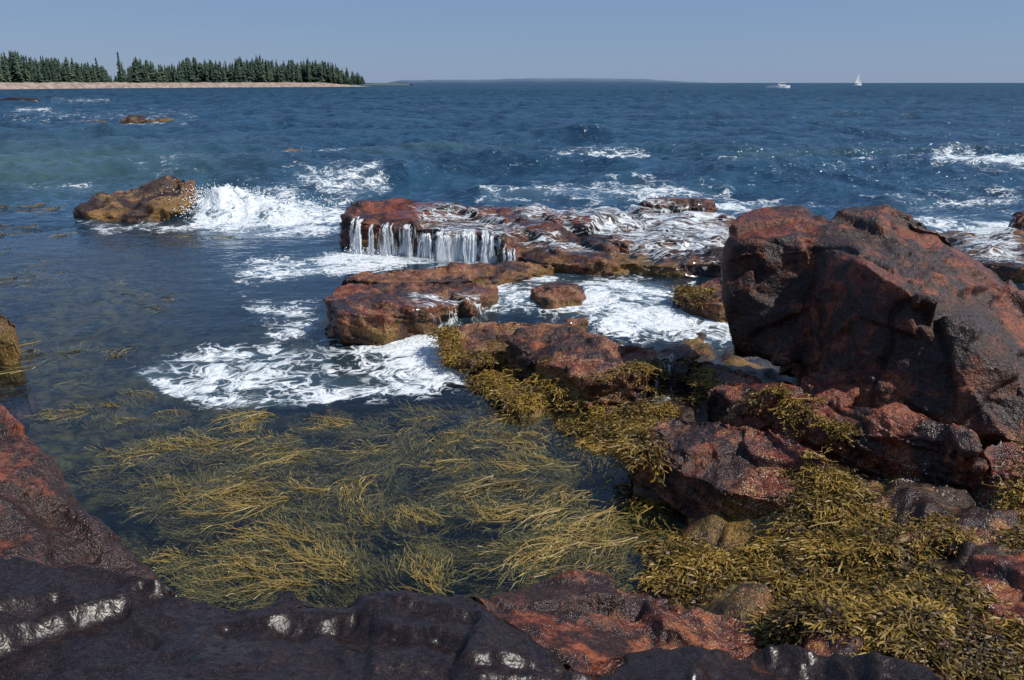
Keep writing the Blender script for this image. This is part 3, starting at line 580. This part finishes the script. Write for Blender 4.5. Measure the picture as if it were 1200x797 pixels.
for p in headland.data.polygons:
    if p.index%(nB-1)>6: p.material_index=1
V=[];F=[]
def tree(x,y,z0,h,w,seed):
    r=random.Random(seed); b=len(V); tw=h*.012
    for k in range(4): V.append((x+tw*math.cos(k*1.57),y+tw*math.sin(k*1.57),z0))
    V.append((x,y,z0+h))
    for k in range(4): F.append((b+k,b+(k+1)%4,b+4))
    nt=int(8+h*.35); bare=r.uniform(.02,.2); lean=r.uniform(-.03,.03)*h; pw=r.uniform(.5,1.)
    for i in range(nt):
        t=bare+(1-bare)*i/nt; zc=z0+h*t; rad=w*(1-t)**pw*r.uniform(.55,1.2)+.12; nb=r.randint(6,9); a0=r.uniform(0,6)
        for j in range(nb):
            if r.random()<.14: continue
            a=a0+j*6.283/nb+r.uniform(-.25,.25); rr_=rad*r.uniform(.55,1.3); hw=.32*rad+.12; dz=h/nt*r.uniform(.7,1.4)
            ca,sa=math.cos(a),math.sin(a); b=len(V); lx=x+lean*t
            V.extend([(lx,y,zc+dz*.9),(lx+ca*rr_*.65-sa*hw,y+sa*rr_*.65+ca*hw,zc-dz*.2),(lx+ca*rr_,y+sa*rr_,zc-dz*.35+r.uniform(-.3,.3)),(lx+ca*rr_*.65+sa*hw,y+sa*rr_*.65-ca*hw,zc-dz*.25)])
            F.append((b,b+1,b+2)); F.append((b,b+2,b+3))
hp=[(-700,34),(0,33),(30,37),(50,34),(75,30),(95,25),(110,26),(125,26),(135,14),(150,17),(160,29),(200,26),(240,28),(300,30),(350,27),(390,25),(410,20),(425,12),(430,6)]
hx,hy=zip(*hp)
for i in range(1700):
    a=random.uniform(-600,428) if i<850 else random.uniform(0,428)
    D=float(hd(a))+random.uniform(8,48)*min(1,(445-a)/60)
    hpx=np.interp(a,hx,hy)*(random.uniform(.5,.95) if random.random()<.8 else random.uniform(.9,1.1))+2.0*math.sin(a*.09)+1.2*math.sin(a*.23); h=max(hpx*D/FP-1.5,1.2)
    if (130<a<139 or 84<a<90 or 149<a<154) and random.random()<.7: continue
    tree(HX(a,D),D,1.6,h,h*random.uniform(.13,.28)+.3,i)
for a,hpx in [(143,38),(147,28),(118,32),(25,41),(8,37)]:
    D=float(hd(a))+12; tree(HX(a,D),D,1.6,hpx*D/FP-1.5,2.0,a)
mesh_np('spruce_forest',V,F,M_spr,False)
def ridge(name,pts,D,mat,dep=400,sea=-3):
    V=[];n=200; xs,hs=zip(*pts)
    for a in np.linspace(xs[0],xs[-1],n):
        h=np.interp(a,xs,hs)*D/FP/C; h*=1+.10*perlin(np.array([[a*.06,0,0.]]))[0]
        V+= [(HX(a,D),D,sea),(HX(a,D),D+1,h),(HX(a,D),D+dep,h*1.02),(HX(a,D),D+dep+1,sea)]
    return mesh_np(name,V,gridfaces(n,4),mat,True)
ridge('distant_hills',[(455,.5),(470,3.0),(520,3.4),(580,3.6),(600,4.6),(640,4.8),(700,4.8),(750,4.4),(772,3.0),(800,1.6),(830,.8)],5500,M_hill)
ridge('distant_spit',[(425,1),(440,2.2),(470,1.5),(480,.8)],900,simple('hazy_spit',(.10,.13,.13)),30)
M_white=simple('white_boat_paint',(.8,.8,.8)); M_sail=simple('sail_cloth',(.85,.85,.82)); M_dk=simple('dark_glass',(.03,.04,.05)); M_mast=simple('mast_metal',(.5,.5,.5))
def part(nm,V,F,mat,par):
    me=bpy.data.meshes.new(nm); me.from_pydata(V,[],F); me.materials.append(mat); o=bpy.data.objects.new(nm,me); COL.objects.link(o); o.parent=par; return o
def hull(L,Bm,fb):
    V=[];F=[];n=12
    for i in range(n+1):
        t=i/n; w=max(Bm/2*math.sin(math.pi*min(1,.28+t*.72)) if t<1 else .02,.02); x=-L/2+t*L; sh_=fb*(1+.35*t*t)
        V+=[(x,-w,sh_),(x,-w*.75,-.3),(x,w*.75,-.3),(x,w,sh_)]
    for i in range(n):
        b=i*4
        for j in range(3): F.append((b+j,b+j+1,b+j+5,b+j+4))
        F.append((b+3,b,b+4,b+7))
    F.append((0,3,2,1)); return V,F
def box(x0,x1,y0,y1,z0,z1,tp=0):
    V=[(x0,y0,z0),(x1,y0,z0),(x1,y1,z0),(x0,y1,z0),(x0+tp,y0+tp*.3,z1),(x1-tp,y0+tp*.3,z1),(x1-tp,y1-tp*.3,z1),(x0+tp,y1-tp*.3,z1)]
    return V,[(0,3,2,1),(4,5,6,7),(0,1,5,4),(1,2,6,5),(2,3,7,6),(3,0,4,7)]
def empty(nm,a,D,rot):
    e=bpy.data.objects.new(nm,None); COL.objects.link(e); e.location=(HX(a,D),D,0); e.rotation_euler[2]=rot; return e
e=empty('sailboat',1005,820,.3); part('hull',*hull(9,2.8,.9),M_white,e); part('cabin',*box(-1.5,2,-.8,.8,.9,1.4,.3),M_white,e)
part('mast',*box(.5,.62,-.06,.06,.9,12),M_mast,e); part('boom',*box(-3.3,.5,-.05,.05,1.9,2.0),M_mast,e)
part('mainsail',[(.45,0,2.1),(-3.3,.25,2.1),(-2.2,.45,5.5),(-1.0,.35,9),(.45,0,11.8)],[(0,1,2,3,4)],M_sail,e); part('jib',[(4.3,0,1.3),(.8,.5,2),(1.2,.3,6),(.7,0,10.5)],[(0,1,2,3)],M_sail,e)
e=empty('lobster_boat',912,420,.15); part('hull',*hull(12.5,3.6,1.0),M_white,e); part('wheelhouse',*box(.0,3.2,-1.3,1.3,1.0,2.7,.3),M_white,e); part('windows',*box(.3,2.95,-1.32,1.32,1.9,2.35,.05),M_dk,e); part('mast',*box(.8,.9,-.05,.05,2.7,4.2),M_mast,e)
# ---------------- light
el=math.radians(52); azs=math.radians(104)
w=bpy.data.worlds.new('World'); SC.world=w; w.use_nodes=True; nt=w.node_tree; nt.nodes.clear()
sk=nt.nodes.new('ShaderNodeTexSky'); sk.sky_type='NISHITA'; sk.sun_disc=False; sk.sun_elevation=el; sk.sun_rotation=azs; sk.air_density=1.0; sk.dust_density=.2; sk.ozone_density=4.0
hs=nt.nodes.new('ShaderNodeMix'); hs.data_type='RGBA'; hs.blend_type='MIX'; hs.inputs[0].default_value=.74; hs.inputs[7].default_value=(2.1,3.4,6.0,1)
bg=nt.nodes.new('ShaderNodeBackground'); bg.inputs[1].default_value=.085; ou=nt.nodes.new('ShaderNodeOutputWorld')
nt.links.new(sk.outputs[0],hs.inputs[6]); nt.links.new(hs.outputs[2],bg.inputs[0]); nt.links.new(bg.outputs[0],ou.inputs[0])
sd=Vector((math.sin(azs)*math.cos(el),math.cos(azs)*math.cos(el),math.sin(el)))
L=bpy.data.lights.new('sun','SUN'); L.energy=5.0; L.angle=math.radians(.5); L.color=(1,.95,.87); lo=bpy.data.objects.new('sun',L); COL.objects.link(lo); lo.rotation_euler=(-sd).to_track_quat('-Z','Y').to_euler()
cam=bpy.data.cameras.new('camera'); cam.lens=28; cam.sensor_width=36; cam.clip_end=30000; cam.clip_start=.05
co=bpy.data.objects.new('camera',cam); COL.objects.link(co); co.location=(0,0,H); co.rotation_euler=(math.pi/2-TH,0,0); SC.camera=co
SC.view_settings.view_transform='Standard'; SC.view_settings.look='None'; SC.view_settings.exposure=0
print('DONE',time.time()-T0)
